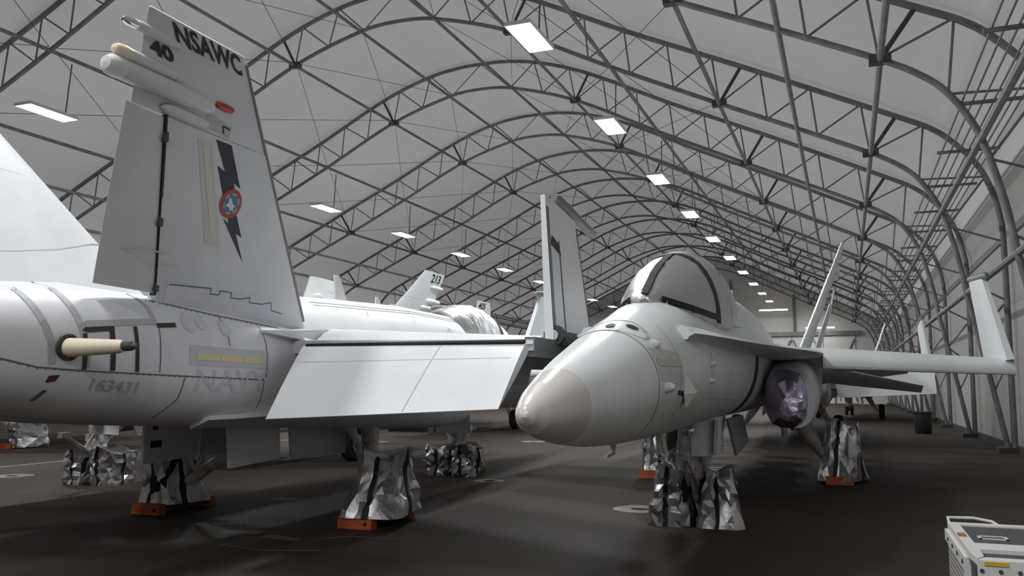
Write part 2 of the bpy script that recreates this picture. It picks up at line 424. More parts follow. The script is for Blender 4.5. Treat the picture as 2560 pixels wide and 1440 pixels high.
def te_flap(x0, x1, deg, full=True):
    """hinge from x0..x1, drooped"""
    P = []
    a0, a1 = (Vector((1.46, -1.50, 1.985)), Vector((4.15, -2.02, 1.955)))
    for t in (x0, (x0 + x1) / 2, x1):
        h = a0.lerp(a1, t); c = 1.07 - .24 * t
        d = math.radians(deg)
        e = h + Vector((.14 * (1 - t) - .02 * t, -c * math.cos(d), -c * math.sin(d)))
        up = Vector((0, -math.sin(d), math.cos(d))); 
        P.append(prof(h, e, (0, -math.sin(d), math.cos(d)), .15 - .03 * t, 'le' if False else 'te'))
    return loft(P)
def outer_wing(y0, y1, t0, t1, lean, L=1.52):
    """folded panel standing on the fold rib"""
    P = []
    nrm = Vector((math.cos(lean), 0, math.sin(lean)))
    for t in (0, .5, 1):
        b = Vector((4.14 - math.sin(lean) * L * t, 0, 2.03 + math.cos(lean) * L * t))
        P.append(prof(b + Vector((0, y0 + (t0 - y0) * t, -.11 * t)), b + Vector((0, y1 + (t1 - y1) * t, 0)), nrm, .13 - .06 * t, 'box'))
    return loft(P)
def stab(deg):
    d = math.radians(deg); P = []
    for t, yl, yt in ((0, -3.35, -5.05), (.3, -3.85, -5.3), (1, -5.0, -5.75)):
        x = 1.2 + 2.08 * t
        def q(y): return Vector((x, -4.25 + (y + 4.25) * math.cos(d), 1.88 - .09 * t + (-(y + 4.25)) * math.sin(d)))
        P.append(prof(q(yl), q(yt), (0, math.sin(d), math.cos(d)), .13 - .08 * t, 'full'))
    return loft(P)
CAN = [(8.08, .04, 2.42, 2.38), (7.95, .18, 2.50, 2.34), (7.6, .33, 2.69, 2.3), (7.2, .41, 2.86, 2.28), (6.66, .47, 3.02, 2.27), (6.2, .495, 3.12, 2.28), (5.8, .505, 3.15, 2.3), (5.3, .50, 3.11, 2.38), (4.9, .46, 3.02, 2.5), (4.6, .36, 2.94, 2.6)]
def can_ring(y, grow=0., N=32):
    wd, zt, zb = interp(CAN, y)
    return sring(y, 0, wd + grow, zt + grow, zb - .1, zb, 2.15, N)
def can_mesh(grow, jit, seed=1):
    rr = random.Random(seed); R = []
    ys = sorted({c[0] for c in CAN} | {8.08 - i * 3.48 / 26 for i in range(27)}, reverse=True)
    for y in ys: R.append([(x + rr.uniform(-jit, jit), yy + rr.uniform(-jit, jit), z + rr.uniform(-jit, jit)) for x, yy, z in can_ring(y, grow)])
    return loft(R)

def bvh_of(*vfs):
    v, f = join(*vfs); return BVHTree.FromPolygons([Vector(p) for p in v], f)
def hit(bvh, y, z, side=1, off=.004, d=None):
    d = Vector((-side, 0, 0)) if d is None else d
    o = Vector((0, y, z)) - d * 6 if d.x else Vector(d) * -6 + Vector((0, y, 0)) + Vector((z, 0, 0))
    p, nrm, i, dist = bvh.ray_cast(o, d)
    if p is None: return None
    if nrm.dot(d) > 0: nrm = -nrm
    return p + nrm * off
def patch(bvh, quad, nu, nv, side=1, off=.004, d=None):
    """quad: four (y,z) corners bl, br, tr, tl projected on the skin as a thin applied sheet"""
    V, F, idx = [], [], {}
    bl, br, tr, tl = [Vector(q) for q in quad]
    for j in range(nv + 1):
        for i in range(nu + 1):
            u, v = i / nu, j / nv
            p = bl.lerp(br, u).lerp(tl.lerp(tr, u), v); h = hit(bvh, p.x, p.y, side, off, d)
            if h is not None: idx[i, j] = len(V); V.append(h)
    for j in range(nv):
        for i in range(nu):
            q = [(i, j), (i + 1, j), (i + 1, j + 1), (i, j + 1)]
            if all(k in idx for k in q): F.append(tuple(idx[k] for k in q))
    return V, F
def poly_decal(bvh, pts, side=1, off=.005):
    V = [hit(bvh, y, z, side, off) for y, z in pts]
    V = [v for v in V if v is not None]
    return V, [tuple(range(len(V)))]
def line(bvh, pts, wdt, side=1, off=.004, d=None, step=.06):
    V, F = [], []
    for a, b in zip(pts, pts[1:]):
        a, b = Vector(a), Vector(b); L = (b - a).length; n = max(1, int(L / step)); nn = Vector((-(b - a).y, (b - a).x)) / L * wdt / 2
        V2, F2 = patch(bvh, (a - nn, b - nn, b + nn, a + nn), n, 1, side, off, d); k = len(V); V += V2; F += [tuple(i + k for i in f) for f in F2]
    return V, F
def text_vf(s, size, bold=0., xs=1.):
    cu = bpy.data.curves.new('t', 'FONT'); cu.body = s; cu.size = size; cu.offset = bold; cu.resolution_u = 4
    o = bpy.data.objects.new('t', cu); C.objects.link(o); bpy.context.view_layer.update()
    me = bpy.data.meshes.new_from_object(o.evaluated_get(bpy.context.evaluated_depsgraph_get()))
    V = [(v.co.x * xs, v.co.y) for v in me.vertices]; F = [tuple(p.vertices) for p in me.polygons]
    bpy.data.objects.remove(o); bpy.data.curves.remove(cu); bpy.data.meshes.remove(me)
    x0 = min(v[0] for v in V); y0 = min(v[1] for v in V)
    return [(a - x0, b - y0) for a, b in V], F
def text_decal(bvh, s, org, udir, vdir, height, length, side=1, bold=.0, off=.006):
    V, F = text_vf(s, 1, bold); mx = max(v[0] for v in V); my = max(v[1] for v in V)
    O, U, W = Vector(org), Vector(udir).normalized() * length / mx, Vector(vdir).normalized() * height / my
    P = []
    for a, b in V:
        q = O + U * a + W * b; h = hit(bvh, q.x, q.y, side, off)
        if h is None: h = Vector((side * FX(q.y), q.x, q.y)) + FN * side * .05
        P.append(h)
    return P, F

def sided(name, fn, m, parent, key, right=True, left=True, smooth=True, **kw):
    out = []
    if right: out.append(M(name, fn, m, parent, smooth, key=key + 'R', **kw))
    if left: out.append(M(name, lambda: mir(fn()), m, parent, smooth, key=key + 'L', **kw))
    return out

def wheel(x, y, r, wd):
    return lathe([(r * .5, -wd / 2), (r * .88, -wd / 2), (r, -wd * .28), (r, wd * .28), (r * .88, wd / 2), (r * .5, wd / 2)], 'x', 24, (x, y, r))

def make_jet(label, x, y, facing, P=None, tail=None, flap=(0, 1, 40), ow=(.5, -1.95, -.22, -1.85, .14), ln=(-1.9, .1), fin_cut=False, stabs=(1, 1), stab_deg=12, rud=0, far=False, covers=True, lower=None, wingm=None, finm=None):
    P = P or PAINT_B; tail = finm or P; lower = lower or P; wingm = wingm or P
    J = E('fighter_jet', (x, y, 0), 0 if facing > 0 else math.pi, label=label, category='jet')
    # fuselage
    rad = M('radome', lambda: loft([fus_ring(t) for t in stations(10.66, 9.5)]), P, J, key='radome')
    M('radome_tip', lambda: loft([fus_ring(t) for t in stations(11.27, 10.665)]), RADOME_T, J, key='radome_tip')
    ff = M('forward_fuselage', lambda: loft([fus_ring(t) for t in stations(9.495, 2.2)]), P, J, key='forward_fuselage')
    cf = M('center_fuselage', lambda: loft([fus_ring(t) for t in stations(2.2, -4.1)]), wingm, J, key='center_fuselage')
    sided('nacelle', nacelle, lower, J, 'nacelle')
    sided('leading_edge_extension', lex, wingm, J, 'lex')
    for s in (1, -1):
        nz = M('exhaust_nozzle', lathe([(.49, 0), (.49, .02), (.47, -.3), (.38, -.75), (.35, -.75), (.42, -.3)], 'y', 24, (s * .6, -5.03, 1.915)), PAINT_DK, J, key='nozzle%d' % s)
    M('canopy', lambda: can_mesh(0, 0), GLASS if not far else P, J, key='canopy')
    # wings
    sided('inner_wing', wing_in, wingm, J, 'wing_in', smooth=30)
    sided('leading_edge_flap', lambda: le_flap(math.radians(22)), wingm, J, 'le_flap')
    if flap:
        sided('trailing_edge_flap', lambda: te_flap(*flap), wingm, J, 'te_flap%s' % (flap,), smooth=30)
    sided('flap_shroud', shroud, wingm, J, 'shroud', smooth=30)
    def outer(): return outer_wing(*ow)
    for o in sided('folded_outer_wing', outer, wingm if not far else P, J, 'outer_wing%s' % (ow,), smooth=30):
        s = 1 if o.data.name.endswith('R') or 'R' in o.data.name else 1
    for s in (1, -1):
        ly = ow[2]; zt = 2.03 + math.cos(ow[4]) * 1.52; xt = 4.14 - math.sin(ow[4]) * 1.52
        M('tip_launcher', tube([(s * xt, ln[1], zt - .12), (s * xt, ln[1] - .12, zt - .1), (s * xt, ln[0] + .1, zt + .04), (s * xt, ln[0], zt + .05)], [.02, .06, .06, .04], 10), PAINT_DK, J, key='launcher%d%s%s' % (s, ow, ln))
        M('fold_rib', box(s * 4.15 - .05, s * 4.15 + .05, -1.95, .28, 1.87, 2.05), PAINT_DK, J, False, key='fold_rib%d' % s)
    # tail
    fins = sided('vertical_fin', fin_short if fin_cut else fin, tail, J, 'fin%d' % fin_cut, smooth=30)
    M('rudder', lambda: rudder(rud), tail, J, 30, key='rudR%s' % rud); M('rudder', lambda: mir(rudder(-rud)), tail, J, 30, key='rudL%s' % rud)
    SM = PAINT_W if facing > 0 else P
    if stabs[0]: M('stabilator', lambda: stab(stab_deg), SM, J, 30, key='stabR%s' % stab_deg)
    if stabs[1]: M('stabilator', lambda: mir(stab(stab_deg)), SM, J, 30, key='stabL%s' % stab_deg)
    for s in (1, -1):
        for f, (yy, zz, L, r) in zip(fins, [(0, 0, 0, 0)]): pass
    def pods(s):
        out = []
        for yb, yf, z, r in ((-4.3, -3.5, 4.22, .05), (-4.3, -3.5, 3.86, .07), (-4.25, -3.3, 3.68, .07)) if far else ((-4.3, -3.75, 4.43, .045), (-4.3, -3.6, 4.205, .05), (-4.36, -3.2, 4.075, .085), (-3.78, -3.2, 3.93, .055)):
            c = (s * (FX(z) + (.012 if z > 4.15 else .03)), 0, z)
            out.append(lathe([(r * .2, yb - .0), (r * .75, yb + .04), (r, yb + .1), (r, yf - .3 * (yf - yb)), (r * .9, yf - .1), (r * .55, yf - .03), (r * .12, yf)], 'y', 12, c))
        return out
    for s in (1, -1):
        if fin_cut:
            M('actuator_rod', tube([(s * FX(3.86), -3.2, 3.8), (s * FX(4.2), -3.3, 4.3)], .03, 6), WHITEP, J, key='rod%d' % s)
            continue
        for k, v in enumerate(pods(s)): M('fin_fairing', v, tail, J, key='pod%d%d%d' % (s, k, far))
    # landing gear
    mg = {}
    for s in (1, -1):
        M('main_wheel', wheel(s * 1.55, 0, .37, .27), RUBBER, J, key='mwheel%d' % s)
        M('main_hub', lathe([(.2, -.14), (.2, .14)], 'x', 16, (s * 1.55, 0, .37)), WHITE, J, key='mhub%d' % s)
        gear = M('main_strut', tube([(s * .82, .95, 1.25), (s * 1.12, .45, .72), (s * 1.2, .36, .62)], [.13, .1, .1], 10), WHITE, J, key='mstrut%d' % s)
        M('trailing_arm', tube([(s * 1.2, .36, .60), (s * 1.32, .1, .42), (s * 1.36, 0, .37), (s * 1.6, 0, .37)], [.075, .075, .07, .06], 10), WHITE, J, key='marm%d' % s)
        M('shock_absorber', tube([(s * 1.0, .15, 1.2), (s * 1.3, .08, .5)], [.05, .04], 8), WHITE, J, key='mshock%d' % s)
        M('side_brace', tube([(s * .7, .35, 1.2), (s * 1.08, .45, .78)], .03, 8), WHITE, J, key='mbrace%d' % s)
        M('gear_door', prism([(s * .55, -1.62, 1.28), (s * .55, -.72, 1.28), (s * .58, -.72, .78), (s * .58, -1.6, .74)], (s * .035, 0, 0)), PAINT_A, J, False, key='mdoorA%d' % s)
        M('gear_door', prism([(s * .62, -.62, 1.26), (s * .62, .6, 1.26), (s * .66, .55, .76), (s * .66, -.6, .76)], (s * .035, 0, 0)), PAINT_LO, J, False, key='mdoorB%d' % s)
        M('nose_wheel', wheel(s * .15, 5.42, .28, .17), RUBBER, J, key='nwheel%d' % s)
    M('nose_strut', join(tube([(0, 5.5, 1.3), (0, 5.45, .75)], .095, 12), tube([(0, 5.45, .75), (0, 5.42, .3)], .06, 12), tube([(-.2, 5.42, .28), (.2, 5.42, .28)], .045, 8)), WHITE, J, key='nstrut')
    M('shock_cylinder', lathe([(.09, .5), (.125, .54), (.125, .72), (.105, .74), (.105, 1.0), (.13, 1.02), (.13, 1.22)], 'z', 16, (0, 5.46, 0)), WHITE, J, key='nshock')
    for s in (1, -1):
        M('steering_actuator', join(tube([(s * .15, 5.5, .62), (s * .14, 5.52, 1.12)], .04, 10), box(s * .15 - .05, s * .15 + .05, 5.46, 5.58, .7, .82)), WHITE, J, key='nact%d' % s)
    M('drag_brace', join(tube([(-.1, 4.7, 1.2), (-.05, 5.35, .72)], .03, 8), tube([(.1, 4.7, 1.2), (.05, 5.35, .72)], .03, 8)), WHITE, J, key='ndrag')
    M('launch_bar', join(tube([(-.06, 5.55, .45), (-.02, 6.15, .82)], .022, 6), tube([(.06, 5.55, .45), (.02, 6.15, .82)], .022, 6), box(-.05, .05, 6.1, 6.26, .79, .88)), WHITE, J, key='nbar')
    M('torque_link', join(tube([(0, 5.55, .85), (0, 5.75, .62), (0, 5.53, .4)], .03, 6)), WHITE, J, key='ntorque')
    M('steering_collar', join(lathe([(.14, 0), (.16, .05), (.16, .18), (.12, .24)], 'z', 14, (0, 5.46, .82)), box(-.2, .2, 5.4, 5.52, .86, .98)), WHITE, J, key='ncollar')
    M('taxi_light', lathe([(.0, .05), (.07, .03), (.09, -.05), (.05, -.1)], 'y', 14, (.02, 5.72, 1.1)), GLASS, J, key='ntaxi')
    M('strut_door', loft([[(-.30 + .12 * abs(i - 3) / 3 if False else -.27 + i * .09, 5.72 - .045 * abs(i - 3) ** 1.5, z) for i in range(7)] + [(-.27 + i * .09, 5.70 - .045 * abs(i - 3) ** 1.5, z) for i in range(6, -1, -1)] for z in (.72, 1.22)]) if False else prism([(-.22, 5.3, 1.22), (-.27, 5.62, 1.22), (-.24, 5.62, .83), (-.2, 5.3, .8)], (-.04, 0, 0)), P, J, False, key='nstrutdoor')
    for s in (1, -1):
        M('nose_door', prism([(s * .34, 3.6, 1.22), (s * .34, 5.2, 1.22), (s * .42, 5.1, .78), (s * .42, 3.7, .86)], (s * .03, 0, 0)), PAINT_DK, J, False, key='ndoor%d' % s)
    # spine antennas
    M('blade_antenna', prism([(-.012, 1.62, 2.82), (-.012, 1.30, 2.82), (-.012, 1.26, 3.2), (-.012, 1.38, 3.2)], (.024, 0, 0)), WHITEP, J, False, key='blade1')
    M('blade_antenna', prism([(-.01, 2.62, 2.86), (-.01, 2.42, 2.86), (-.01, 2.44, 3.0), (-.01, 2.5, 3.0)], (.02, 0, 0)), WHITEP, J, False, key='blade2')
    M('antenna_dome', lathe([(.09, 0), (.085, .04), (.05, .075), (.005, .09)], 'z', 14, (0, .85, 2.81)), WHITEP, J, key='adome')
    M('beacon_fairing', lathe([(.02, .45), (.07, .3), (.08, 0), (.07, -.05)], 'y', 12, (0, 4.75, 2.93)), P, J, key='bfair')
    return J, fins, rad, ff, cf

# foil covers --------------------------------------------------------------
def bag(name, loc, rz, bw, bd, tw, td, h, seed, label, group, m=None, lean=(0, 0), strap=True, lift=0):
    rr = random.Random(seed); n = 7; rings = []; nz = 8
    for k in range(nz + 1):
        t = k / nz; wd = bw + (tw - bw) * t ** .8; dp = bd + (td - bd) * t ** .8; z = h * t; ring = []
        per = []
        for i in range(n): per.append((-1 + 2 * i / n, -1))
        for i in range(n): per.append((1, -1 + 2 * i / n))
        for i in range(n): per.append((1 - 2 * i / n, 1))
        for i in range(n): per.append((-1, 1 - 2 * i / n))
        for (a, b) in per:
            c = 1 - .12 * (abs(a) > .9) * (abs(b) > .9)
            j = .020 if k else .008
            fo = .06 * noise.noise((a * 1.3 + seed * 3.1, b * 1.3, t * 2.0 + seed))
            ring.append((a * (wd / 2 + fo) * c + rr.uniform(-j, j) + lean[0] * t, b * (dp / 2 + fo) * c + rr.uniform(-j, j) + lean[1] * t, max(lift, z + lift + (rr.uniform(-.01, .01) if k else 0) + (.06 * math.sin(a * 2.2 + b + seed) if k == nz else 0))))
        rings.append(ring)
    t = E(name, loc, rz, label=label, category='wheel cover', group=group)
    V, F = loft(rings, False, False); F2 = []
    for f in F: F2 += [(f[0], f[1], f[2]), (f[0], f[2], f[3])] if rr.random() < .5 else [(f[0], f[1], f[3]), (f[1], f[2], f[3])]
    top = rings[-1]; c = [sum(p[i] for p in top) / len(top) for i in range(3)]; c[2] -= .04; V.append(tuple(c)); m0 = len(V) - 1 - len(top)
    F2 += [(m0 + i, m0 + (i + 1) % len(top), len(V) - 1) for i in range(len(top))]
    M('foil_sheet', (V, F2), m or FOIL, t, 17)
    if strap:
        for q, (ox, oy) in ((n + n // 2, (.01, 0)), (n // 2, (0, -.01))):
            M('black_strip', loft([[(r[q][0] + ox, r[q][1] + oy, r[q][2]), (r[q][0] * .35 + r[q + 1][0] * .65 + ox, r[q][1] * .35 + r[q + 1][1] * .65 + oy, r[q + 1][2]),
                                    (r[q][0] * .35 + r[q + 1][0] * .65 - ox, r[q][1] * .35 + r[q + 1][1] * .65 - oy, r[q + 1][2]), (r[q][0] - ox, r[q][1] - oy, r[q][2])] for r in rings]), BLACK, t, False)
    return t
def chock(loc, rz, label):
    t = E('wheel_chock', loc, rz, label=label, category='chock', group='orange wheel chocks')
    for s in (1, -1):
        M('block', prism([(-.22, s * .46 - .07, 0), (-.22, s * .46 + .07, 0), (-.22, s * .46 + .05, .13), (-.22, s * .46 - .05, .13)], (.44, 0, 0)), ORANGE, t, False, key='chock%d' % s)
        M('hole', lathe([(.022, 0), (.022, .006)], 'y', 8, (.14, s * .46 - .0 + s * .066 if False else s * .46 - .068, .06)), BLACK, t, key='chockh%d' % s)
    M('tie_bar', tube([(.19, -.46, .05), (.19, .46, .05)], .015, 6), STEEL_DK, t, key='chockbar')
    return t
def canopy_cover(J, label, seed, m=None):
    t = E('canopy_cover', J.location, J.rotation_euler.z, label=label, category='cover')
    sh = M('foil_sheet', can_mesh(.022, .006, seed), m or FOIL, t, 50)
    def ringstrip(y0, y1, g=.03):
        R = [[p for p in can_ring(y, g)][0:17] for y in (y0, y1)]
        R2 = [[p for p in can_ring(y, g - .012)][0:17] for y in (y0, y1)]
        return loft([R[0] + R2[0][::-1], R[1] + R2[1][::-1]])
    M('bow_strip', ringstrip(6.72, 6.60, .034), BLACK, t)
    # centre seam and lower hem
    pts = [(0, y, interp(CAN, y)[1] + .03) for y in (8.05, 7.9, 7.6, 7.3, 7.0, 6.7)]
    M('centre_strip', loft([[(p[0] - .035, p[1], p[2] - .002), (p[0] + .035, p[1], p[2] - .002), (p[0] + .035, p[1], p[2] + .008), (p[0] - .035, p[1], p[2] + .008)] for p in pts]), BLACK, t, False)
    for s in (1, -1):
        hem = []
        for y in [8.0 - i * .15 for i in range(10)]:
            wd, zt, zb = interp(CAN, y); hem.append((s * (wd + .035), y, zb + .06))
        M('hem_strip', loft([[(p[0], p[1], p[2] - .03), (p[0], p[1], p[2] + .03), (p[0] - s * .012, p[1], p[2] + .03), (p[0] - s * .012, p[1], p[2] - .03)] for p in hem]), BLACK, t, False)
    return t
def intake_cover(J, s, label):
    t = E('intake_cover', J.location, J.rotation_euler.z, label=label, category='cover', group='foil intake covers')
    rr = random.Random(7 + s); R = []
    for k, (y, f, dzz) in enumerate(((3.12, .98, 0), (3.18, 1.0, 0), (3.24, 1.0, 0), (3.30, .9, -.0), (3.35, .68, -.03), (3.37, .34, -.09))):
        cx, a, zt, zb = interp(NAC, min(y, 3.2)); zc = (zt + zb) / 2; cx -= .05; a *= .86
        R.append([(s * (x + rr.uniform(-.012, .012) + (.06 * (k - 2) * .4 if k > 2 else 0)), yy + rr.uniform(-.012, .012), z + rr.uniform(-.012, .012) + dzz) for x, yy, z in sring(y, cx, a * f, zc + (zt - zc) * f, zc - (zc - zb) * f, zc, 2.6, 14)])
    M('foil_sheet', loft(R, False, True), FOIL_V, t, 16)
    return t

XL, YL = -6.79, 9.2
XB, YB = -1.73, 15.93

# ---- jet A: tail towards us -----------------------------------------------------
JA, finsA, radA, ffA, cfA = make_jet('grey fighter jet with NSAWC on its fin and a white drooped flap', XL, YL, 1, P=PAINT_W, lower=PAINT_A, wingm=PAINT_W, finm=PAINT_FIN,
    ow=(-.05, -1.37, -.08, -1.12, .1), ln=(-.75, .8), stabs=(0, 1), rud=5)
BN = bvh_of(nacelle(), loft([fus_ring(t) for t in stations(2.2, -4.1)]))
BF = bvh_of(fin()); BR = bvh_of(fin(), rudder(5))
nacA = [o for o in JA.children if o.name.startswith('nacelle')][0]
finA = finsA[0]
def decA(name, vf, m, parent=None, smooth=True, **k): return M(name, vf, m, parent or finA, smooth, **k)
# fin lettering and marks
decA('lettering', text_decal(BF, 'NSAWC', (-3.81, 4.435), (1, 0), (-.12, .145), .188, .83, 1, .03), LETTER, label='black NSAWC lettering')
decA('lettering', text_decal(BF, '40', (-4.02, 4.285), (1, 0), (-.08, .1), .13, .25, 1, .05), LETTER, label='black number 40')
decA('formation_strip', patch(BF, ((-2.77, 3.0), (-2.69, 3.0), (-3.13, 3.75), (-3.21, 3.75)), 2, 12), STRIPW)
decA('strip_surround', patch(BF, ((-2.82, 2.93), (-2.60, 2.93), (-3.12, 3.8), (-3.30, 3.8)), 2, 12, off=.002), mat('surround', (.51, .51, .515), .6))
bolt = [(-3.08, 3.84), (-2.87, 3.84), (-2.585, 3.5), (-2.69, 3.53), (-2.56, 3.30), (-2.36, 3.07), (-2.455, 3.09), (-2.23, 2.84), (-2.69, 3.2), (-2.585, 3.16), (-2.80, 3.42), (-2.965, 3.63), (-2.845, 3.6)]
decA('lightning_bolt', poly_decal(BF, bolt), LETTER, smooth=False, label='black lightning bolt')
def fin_disc(r0, r1, a0=0, a1=360, off=.008, cy=-2.65, cz=3.345):
    V, F = [], []; n = max(3, int((a1 - a0) / 12))
    for i in range(n + 1):
        t = math.radians(a0 + (a1 - a0) * i / n)
        for r in (r0, r1): V.append(hit(BF, cy + r * math.cos(t), cz + r * math.sin(t) * .94, 1, off))
    return V, [(2 * i, 2 * i + 2, 2 * i + 3, 2 * i + 1) for i in range(n)]
em = decA('emblem', fin_disc(.0, .145), REDP, label='round red and blue emblem with a white jet')
decA('emblem_centre', fin_disc(.0, .095, off=.010), BLUEP, em)
for a in range(0, 360, 60): decA('emblem_dash', fin_disc(.092, .104, a + 5, a + 42, .012), STRIPW, em)
jetp = [(-2.70, 3.40), (-2.665, 3.385), (-2.63, 3.345), (-2.58, 3.335), (-2.615, 3.315), (-2.595, 3.28), (-2.63, 3.295), (-2.65, 3.27), (-2.655, 3.305), (-2.72, 3.315), (-2.695, 3.35)]
decA('emblem_jet', poly_decal(BF, jetp, off=.013), WHITEP, em, False)
decA('beacon', lathe([(.005, .115), (.03, .1), (.036, .0), (.03, -.1), (.005, -.115)], 'y', 12, (FX(4.12) + .045, -3.1, 4.12)), RED, label='red beacon lens')
decA('access_plate', patch(BF, ((-3.27, 3.92), (-2.93, 3.88), (-2.93, 3.99), (-3.27, 4.03)), 3, 2), mat('plate', (.42, .43, .42), .5))
decA('latch', line(BF, [(-3.02, 3.91), (-3.05, 3.97), (-2.95, 3.96)], .014, off=.008), BLACK)
for z in (3.72, 3.05, 2.5):
    yy = -3.2 - (z - 2.42) / 1.46 * .5
    decA('hinge', box(FX(z) - .01, FX(z) + .055, yy - .022, yy + .02, z - .05, z + .05), STEEL_DK, smooth=False)
decA('hinge_gap', loft([[(FX(z) + dx, -3.2 - (z - 2.42) / 1.46 * .5 + dy, z) for dx, dy in ((-.02, -.012), (.046, -.012), (.046, .008), (-.02, .008))] for z in (2.42, 3.15, 3.88)]), BLACK, smooth=False)
for p, col in (((-4.34, 4.43, .04), GLASS), ((-4.33, 4.205, .056), CREAM), ((-4.38, 4.075, .09), WHITEP)):
    decA('fairing_cap', lathe([(.004, -.05), (p[2] * .6, -.04), (p[2] * .92, 0), (p[2], .06), (p[2] * .9, .12)], 'y', 14, (FX(p[1]) + (.012 if p[1] > 4.15 else .03), p[0], p[1])), col)
decA('cap_strip', tube([(FX(4.6), fin_le(4.6), 4.603), (FX(4.6), -4.16, 4.603)], .012, 6), WHITEP)
decA('leading_edge_strip', tube([(FX(z) , fin_le(z) + .004, z) for z in (2.36, 3.0, 3.8, 4.55)], .022, 8), PAINT_DK)
# root fairing saw-tooth line
decA('root_seam', line(BF, [(-3.1, 2.53), (-2.55, 2.55), (-2.55, 2.50), (-2.42, 2.50), (-2.42, 2.54), (-2.25, 2.54), (-2.25, 2.49), (-2.1, 2.49), (-1.95, 2.52), (-1.95, 2.47), (-1.75, 2.47), (-1.6, 2.5), (-1.55, 2.42), (-1.35, 2.40)], .012), SEAM)
decA('root_patch', patch(BF, ((-3.1, 2.32), (-1.3, 2.32), (-1.5, 2.50), (-3.12, 2.54)), 8, 2, off=.002), PAINT_LO)
# nacelle marks
dn = lambda name, vf, m, **k: M(name, vf, m, nacA, True, **k)
dn('lettering', text_decal(BN, '163431', (-3.98, 1.575), (1, -.05), (.12, 1), .095, .47, 1, .008), FADED, label='grey serial number 163431')
dn('lettering', text_decal(BN, 'NAVY', (-2.86, 1.565), (1, 0), (0, 1), .2, .98, 1, .012), mat('ghost', (.60, .605, .655), .6), label='faded NAVY lettering')
dn('strip_surround', patch(BN, ((-2.96, 1.80), (-1.86, 1.78), (-1.86, 1.965), (-2.96, 1.985)), 10, 3, off=.003), mat('surround2', (.60, .605, .645), .6))
for i in range(3):
    y0 = -2.87 + i * .312
    dn('formation_strip', patch(BN, ((y0, 1.85 - .005 * i), (y0 + .3, 1.845 - .005 * i), (y0 + .3, 1.905 - .005 * i), (y0, 1.91 - .005 * i)), 4, 1, off=.006), YELLOW)
for (pts, wd) in (([(-4.60, 2.40), (-4.45, 2.1), (-4.38, 1.95), (-4.36, 1.78)], .06), ([(-4.26, 2.43), (-4.12, 2.1), (-4.07, 1.9), (-4.05, 1.75)], .06),
                  ([(-3.4, 2.42), (-3.36, 2.3), (-3.34, 2.14)], .05), ([(-4.08, 2.10), (-3.36, 2.17)], .05)):
    dn('rivet_band', line(BN, pts, wd, off=.006), RIVET)
rv = []
for pts in ([(-4.60, 2.40), (-4.45, 2.1), (-4.38, 1.95)], [(-4.26, 2.43), (-4.12, 2.1), (-4.07, 1.9)], [(-4.08, 2.10), (-3.36, 2.17)], [(-4.84, 1.815), (-4.47, 1.74), (-3.75, 1.715), (-2.91, 1.69), (-1.93, 1.67)], [(-3.3, 2.36), (-2.5, 2.28), (-1.6, 2.22)], [(-3.0, 1.66), (-3.02, 1.5), (-3.12, 1.36)], [(-1.93, 1.64), (-1.95, 1.4)]):
    for a, b in zip(pts, pts[1:]):
        n = int(math.dist(a, b) / .07)
        for i in range(n):
            t = i / n; p = hit(BN, a[0] + (b[0] - a[0]) * t, a[1] + (b[1] - a[1]) * t, 1, .002)
            if p is not None: rv.append(([(p.x, p.y - .008, p.z), (p.x, p.y, p.z - .008), (p.x, p.y + .008, p.z), (p.x, p.y, p.z + .008), (p.x + .008, p.y, p.z)], [(0, 1, 4), (1, 2, 4), (2, 3, 4), (3, 0, 4)]))
dn('rivet_rows', join(*rv), SEAM, kind='stuff')
for pts in ([(-4.84, 1.82), (-4.47, 1.75), (-4.0, 1.727), (-3.0, 1.70), (-1.93, 1.675)], [(-3.31, 2.15), (-3.3, 1.73)], [(-3.0, 1.69), (-3.02, 1.5), (-3.14, 1.33)], [(-1.93, 1.67), (-1.95, 1.39)], [(-3.25, 2.37), (-2.5, 2.295), (-1.5, 2.23)], [(-2.45, 2.3), (-2.43, 2.0)], [(-1.88, 2.26), (-1.9, 1.7)]):
    dn('panel_seam', line(BN, pts, .011), SEAM)
for pts in ([(-4.09, 2.06), (-4.07, 1.74)], [(-3.83, 2.09), (-3.80, 1.735)], [(-3.58, 2.11), (-3.55, 1.73)], [(-4.09, 2.05), (-3.8, 2.08)], [(-3.33, 2.135), (-3.10, 2.155)]):
    dn('tape_strip', line(BN, pts, .04 if pts[0][0] != -3.83 else .05, off=.007), TAPE)
for (yy, zz, r) in ((-2.92, 2.19, .09), (-2.76, 2.2, .07), (-2.45, 2.16, .075)):
    V = [hit(BN, yy, zz, 1, .005)] + [hit(BN, yy + r * math.cos(t), zz + r * math.sin(t), 1, .005) for t in [i * math.pi / 10 for i in range(20)]]
    dn('round_panel', (V, [(0, i, i % 20 + 1) for i in range(1, 21)]), mat('round_panel', (.61, .615, .65), .55))
dn('warning_mark', patch(BN, ((-4.37, 1.635), (-4.29, 1.65), (-4.27, 1.695), (-4.36, 1.69)), 2, 1, off=.005), mat('dark_red', (.10, .02, .02), .6))
dn('drain_slot', patch(BN, ((-4.40, 1.50), (-4.36, 1.50), (-4.32, 1.58), (-4.36, 1.58)), 1, 2, off=.005), SEAM)
# stabilator spindle (the stabilator is off)
sp = M('spindle_ring', lathe([(.10, -.02), (.105, .015), (.085, .02), (.075, -.1)], 'x', 22, (1.185, -4.24, 1.905)), TAPE, JA)
M('spindle', lathe([(.075, -.1), (.075, .02), (.068, .16), (.052, .5), (.045, .52), (.045, .55)], 'x', 18, (1.2, -4.24, 1.905)), CREAM, JA, label='cream stabilator spindle')
M('spindle_nut', lathe([(.036, .54), (.036, .62), (.022, .63), (.02, .68)], 'x', 12, (1.2, -4.24, 1.905)), STEEL_DK, JA)
